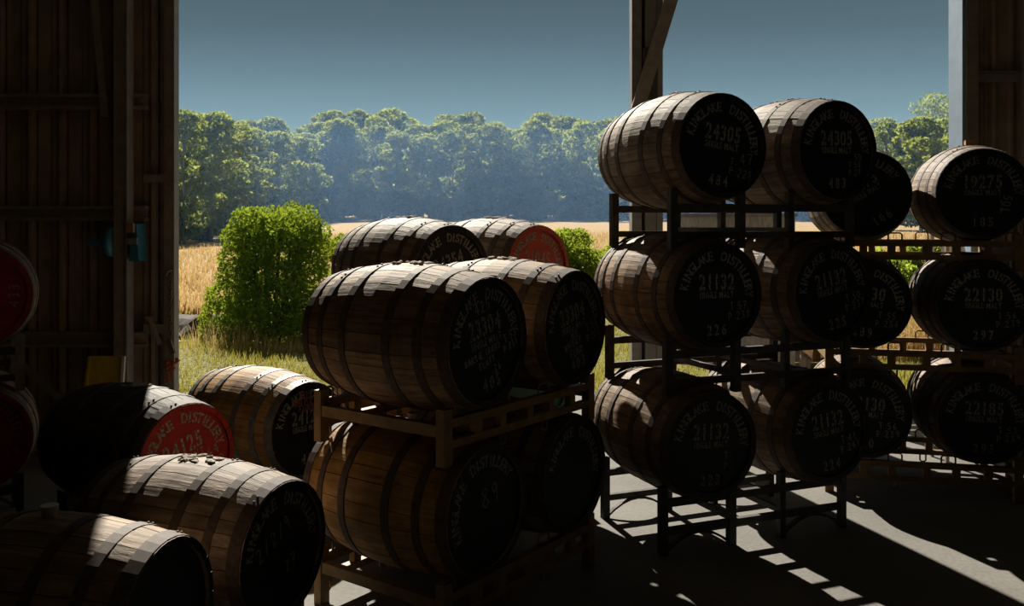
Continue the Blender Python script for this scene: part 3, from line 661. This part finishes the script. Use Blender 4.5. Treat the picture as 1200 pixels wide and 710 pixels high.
def gum(seed, h, nclump, n, lacy=False, t0=.32):
    r_ = random.Random(seed); blobs = []
    lean = (r_.uniform(-.06, .06), r_.uniform(-.05, .05))
    spine = [(lean[0] * h * t * t, lean[1] * h * t * t, h * t * .9) for t in (-.02, .2, .4, .6, .8, 1.0)]
    for k in range(nclump):
        t = t0 + (.94 - t0) * (k + .5) / nclump; a = k * 2.4 + r_.uniform(-.5, .5)
        out = h * (.19 * math.sin(math.pi * min(1, max(.12, (t - t0 + .1) / (1.12 - t0)))) + .03) * r_.uniform(.55, 1.15)
        s = h * r_.uniform(.075, .125)
        blobs.append((lean[0] * h * t * t + math.cos(a) * out, lean[1] * h * t * t + math.sin(a) * out, h * t, s * 1.15, s * 1.15, s * .68))
    blobs.append((lean[0] * h * .9, lean[1] * h * .9, h * .94, h * .115, h * .115, h * .07))
    lm = leaf_cloud(blobs, n, .31 if not lacy else .22, M['leaf_gum'], seed, .55, .80 if not lacy else .4)
    V = []; Fc = []
    def add(me):
        n0 = len(V); V.extend([tuple(q.co) for q in me.vertices]); Fc.extend([[n0 + i for i in p_.vertices] for p_ in me.polygons]); bpy.data.meshes.remove(me)
    add(tube_mesh(spine, [h * .013 * (1.15 - t) + .03 for t in (0, .2, .4, .6, .8, 1)], M['bark'], 6))
    for b_ in blobs[::1 if lacy else 2]:
        z0 = max(h * .12, b_[2] - h * .2); tt = z0 / h; s0 = (lean[0] * h * tt * tt, lean[1] * h * tt * tt, z0)
        add(tube_mesh([s0, ((s0[0] + b_[0]) / 2, (s0[1] + b_[1]) / 2, z0 + (b_[2] - z0) * .6), b_[:3]], [.12, .08, .03], M['bark'], 4))
    return lm, pymesh('trunk', V, Fc, M['bark'], True)
GUMS = [gum(11 + k, 18.0, 10 + k % 4, 5600) for k in range(5)]
BUSHY = [gum(31 + k, 18.0, 17 + k % 3, 7500, t0=.10) for k in range(3)]
LACY = gum(77, 18.0, 13, 2600, True, .5)
def tree(k, x, y, h, label, group, protos=GUMS, name='gum_tree'):
    lm, tm = protos[k % len(protos)]; s = h / 18.0
    t = tag(empty(name, (x, y, gh(x, y) - .1), rnd.uniform(0, 6.28)), label, 'tree', group)
    w_ = s * rnd.uniform(.9, 1.2)
    for nm, me in (('crown', lm), ('trunk', tm)):
        o = link(nm, me, t); o.scale = (w_, w_, s)
k = 0
for row, (y0_, n_, hh) in enumerate(((150, 25, 15.5), (160, 25, 17.8), (174, 25, 19.0), (190, 24, 20.5))):
    for i in range(n_):
        u = -.44 + 1.0 * (i + rnd.uniform(.1, .9)) / n_; y = y0_ + rnd.uniform(-5, 5)
        tree(k, u * y, y, hh * rnd.uniform(.84, 1.12), ('tall gum tree in the far forest edge', 'tall gum tree in the second rank of the far forest', 'tall gum tree deep in the far forest', 'tall gum tree at the back of the far forest')[row], 'far forest rank %d' % (row + 1)); k += 1
for i, (u, y, h) in enumerate(((-.365, 84, 12.6), (-.335, 92, 13.2), (-.395, 96, 14.2), (-.31, 104, 13.4), (-.345, 112, 15.4), (-.285, 116, 13.6), (-.26, 126, 13.8), (-.38, 118, 15.6), (-.30, 128, 14.6), (-.42, 88, 13), (-.23, 134, 13.2))):
    tree(i + 2, u * y, y, h, 'gum tree in the nearer clump beside the left wall edge', 'nearer gum trees on the left', BUSHY)
for i, (u, y, h) in enumerate(((.415, 88, 10.6), (.455, 84, 10.6), (.485, 92, 11.2), (.50, 86, 10.5))):
    tree(i + 1, u * y, y, h, 'leafy light green tree in the nearer clump by the right jamb', 'nearer trees on the right', BUSHY)
tree(0, .466 * 150, 150, 21.3, 'tall lacy gum tree rising above the trees by the right jamb', None, [LACY])
# understorey along the forest foot
und = [leaf_cloud([(r_.uniform(-1.6, 1.6), r_.uniform(-1, 1), r_.uniform(.6, 3.4), r_.uniform(.9, 1.5), 1.2, r_.uniform(.7, 1.2)) for _ in range(7)], 900, .30, M['leaf_gum'], 5 + q, .55, .4) for q, r_ in ((0, random.Random(1)), (1, random.Random(2)))]
for i in range(44):
    u = -.42 + .96 * (i + rnd.random()) / 44; y = 144 + rnd.uniform(-3, 5); x = u * y
    o = tag(link('understorey_shrub', und[i % 2], None, (x, y, gh(x, y) - .2)), 'low shrub along the foot of the far forest', 'shrub', 'shrubs along the forest foot'); s = rnd.uniform(.9, 1.7); o.scale = (s * 1.2, s, s)
for i in range(70):
    u = -.42 + .96 * (i + rnd.random()) / 70; y = (166 if i % 2 else 184) + rnd.uniform(-4, 4); x = u * y
    o = tag(link('understorey_shrub', und[i % 2], None, (x, y, gh(x, y) - .2)), 'tall shrub between the trunks inside the far forest', 'shrub', 'shrubs inside the far forest'); s = rnd.uniform(1.4, 2.1); o.scale = (s * 1.3, s, s)
for i in range(9):
    u = -.43 + .17 * (i + rnd.random()) / 9; y = 82 + i * 4.5; x = u * y
    o = tag(link('understorey_shrub', und[i % 2], None, (x, y, gh(x, y) - .2)), 'low shrub under the nearer gum trees on the left', 'shrub', 'shrubs under the left gum trees'); s = rnd.uniform(.8, 1.3); o.scale = (s * 1.2, s, s)

# clipped cypress outside the left bay
hy = 15.0; hx = (318 - 600) / F * hy; hz = gh(hx, hy)
t = tag(empty('cypress_shrub', (hx, hy, hz)), 'broad bright green cypress shrub standing in the paddock', 'shrub')
r_ = random.Random(4); bl = []
for z, w_ in ((.2, 1.10), (.5, 1.08), (.85, 1.0), (1.2, .94), (1.55, .92), (1.85, .88), (2.05, .74)):
    for q in range(9):
        a = q / 9 * 6.283 + z * 2; rr = w_ * .70
        bl.append((math.cos(a) * rr + (.08 if z > 1 else -.04), math.sin(a) * rr, z + r_.uniform(-.12, .12), w_ * .36, w_ * .36, .27 * r_.uniform(.8, 1.25)))
    bl.append((0, 0, z, w_ * .6, w_ * .6, .3))
link('foliage', leaf_cloud(bl, 40000, .036, M['leaf_hedge'], 21, .45, .72, .5), t)
for q in range(6):
    a = q * 1.05; link('stem', tube_mesh([(math.cos(a) * .08, math.sin(a) * .08, -.05), (math.cos(a) * .3, math.sin(a) * .3, .9), (math.cos(a) * .5, math.sin(a) * .5, 1.9)], [.05, .035, .015], M['bark_dark'], 6), t)
def bush(px, py_top, y, w_, label, n=9000, leaf=.045, seed=1, hscale=1.0):
    x = (px - 600) / F * y; z0 = gh(x, y); h = (EYE - (py_top - HY) / F * y) - z0; r_ = random.Random(seed)
    t = tag(empty('leafy_bush', (x, y, z0)), label, 'bush', None); bl = []
    for q in range(16):
        a = q * 2.4; rr = w_ * .5 * math.sqrt((q + .5) / 16) * .72; z = h * (.25 + .60 * r_.random() * (1 - .35 * (rr / (w_ * .4)) ** 2))
        bl.append((math.cos(a) * rr, math.sin(a) * rr, z, w_ * .20, w_ * .20, h * .15))
    bl.append((0, 0, h * .45, w_ * .4, w_ * .4, h * .4))
    link('foliage', leaf_cloud(bl, n, leaf, M['leaf_bush'], seed, .5, .6, .4), t)
    for q in range(4):
        a = q * 1.6; link('stem', tube_mesh([(.04 * math.cos(a), .04 * math.sin(a), -.05), (.2 * math.cos(a), .2 * math.sin(a), h * .5), (.3 * math.cos(a), .3 * math.sin(a), h * .8)], [.04, .03, .01], M['bark_dark'], 5), t)
bush(652, 256, 22, 2.6, 'round green bush seen between the red headed barrel and the dark racks', 14000, .055, 3)
bush(735, 272, 26, 1.8, 'low yellow green bush behind the dark steel racks', 6000, .055, 5)
bush(405, 268, 34, 2.0, 'small bright bush beyond the cypress shrub', 4000, .07, 9)
bush(1085, 268, 15.5, 1.5, 'leafy green bush outside behind the top tan rack', 9000, .045, 6)
bush(1035, 286, 15, 1.2, 'lower green bush outside behind the barrel stencilled 289', 6000, .045, 8)
bush(1140, 276, 17, 1.4, 'green bush outside beside the right jamb', 6000, .045, 12)

# grass
def blades(n, fx, y0_, y1, hmin, hmax, wd_, m, seed, clump=.0):
    r_ = random.Random(seed); v = []; f = []
    for _ in range(n):
        y = y0_ + (y1 - y0_) * r_.random() ** 1.5; x = fx(r_, y); z = gh(x, y) - .01; h = r_.uniform(hmin, hmax) * (.6 + .8 * math.sin(x * 1.7 + y * .9) ** 2)
        a = r_.uniform(0, 3.14); dx, dy = math.cos(a) * wd_, math.sin(a) * wd_; lx, ly = r_.gauss(0, .25) * h, r_.gauss(0, .25) * h; n0 = len(v)
        v += [(x - dx, y - dy, z), (x + dx, y + dy, z), (x + lx * .4 + dx * .6, y + ly * .4 + dy * .6, z + h * .6), (x + lx, y + ly, z + h), (x + lx * .4 - dx * .6, y + ly * .4 - dy * .6, z + h * .6)]
        f += [(n0, n0 + 1, n0 + 2, n0 + 4), (n0 + 4, n0 + 2, n0 + 3)]
    return pymesh('blades', v, f, m)
tag(link('green_grass', blades(52000, lambda r_, y: r_.uniform(-.46, .56) * y, 9.5, 19, .05, .13, .006, M['blade'], 1)), 'short yellow green grass at the edge of the concrete', 'grass', None, 'stuff')
tag(link('seeding_grass', blades(800, lambda r_, y: r_.uniform(-.40, -.14) * y, 12.4, 15.5, .18, .42, .004, M['blade_dry'], 2)), 'tall dry seeding grass around the cypress shrub', 'grass', None, 'stuff')
tag(link('dry_grass', blades(42000, lambda r_, y: r_.uniform(-.46, .56) * y, 18, 75, .15, .38, .02, M['blade_dry'], 3)), 'dry golden grass covering the paddock', 'grass', None, 'stuff')
tag(link('tall_dry_grass', blades(2500, lambda r_, y: r_.uniform(.40, .52) * y, 11.8, 14, .3, .6, .006, M['blade_dry'], 4)), 'tall dry grass outside the right bay', 'grass', None, 'stuff')
# cut earth bank and pipe in the dip on the left
v = []; f = []; r_ = random.Random(9)
for i in range(25):
    x = -7.6 + i * .14
    for q, (dy, dz) in enumerate(((-.5, -.05), (-.25, .16), (.0, .28), (.35, .30), (.8, .02))): v.append((x, 16.6 + dy + r_.uniform(-.06, .06), gh(x, 16.6) + dz + r_.uniform(-.05, .05)))
for i in range(24):
    for q in range(4): f.append((i * 5 + q, i * 5 + 5 + q, i * 5 + 6 + q, i * 5 + 1 + q))
tag(link('earth_bank', pymesh('bank', v, f, M['mudbank'])), 'dark crumbling earth bank in the dip beyond the grass', 'bank')
tag(link('pipe', tube_mesh([(-6.6, 15.2, gh(-6.3, 15.2) + .07), (-5.9, 15.22, gh(-5.9, 15.2) + .05), (-5.32, 15.25, gh(-5.32, 15.25) + .04)], .045, M['white'], 8)), 'pale plastic pipe lying in front of the earth bank', 'pipe')

# ------------------------------------------------------------------ haze over the far paddock and forest
m = bpy.data.materials.new('morning haze'); m.use_nodes = True; nt = m.node_tree; nt.nodes.clear()
o = node(nt, 'ShaderNodeOutputMaterial'); vsn = node(nt, 'ShaderNodeVolumeScatter'); vsn.inputs['Color'].default_value = (.30, .55, 1.0, 1); vsn.inputs['Density'].default_value = .0032; vsn.inputs['Anisotropy'].default_value = .2
nt.links.new(vsn.outputs[0], o.inputs['Volume'])
hz_ = box('haze', (10, 147.5, 6.25), (300, 165, 20.5), m); tag(hz_, 'thin blue haze hanging over the far forest', 'haze', None, 'stuff')
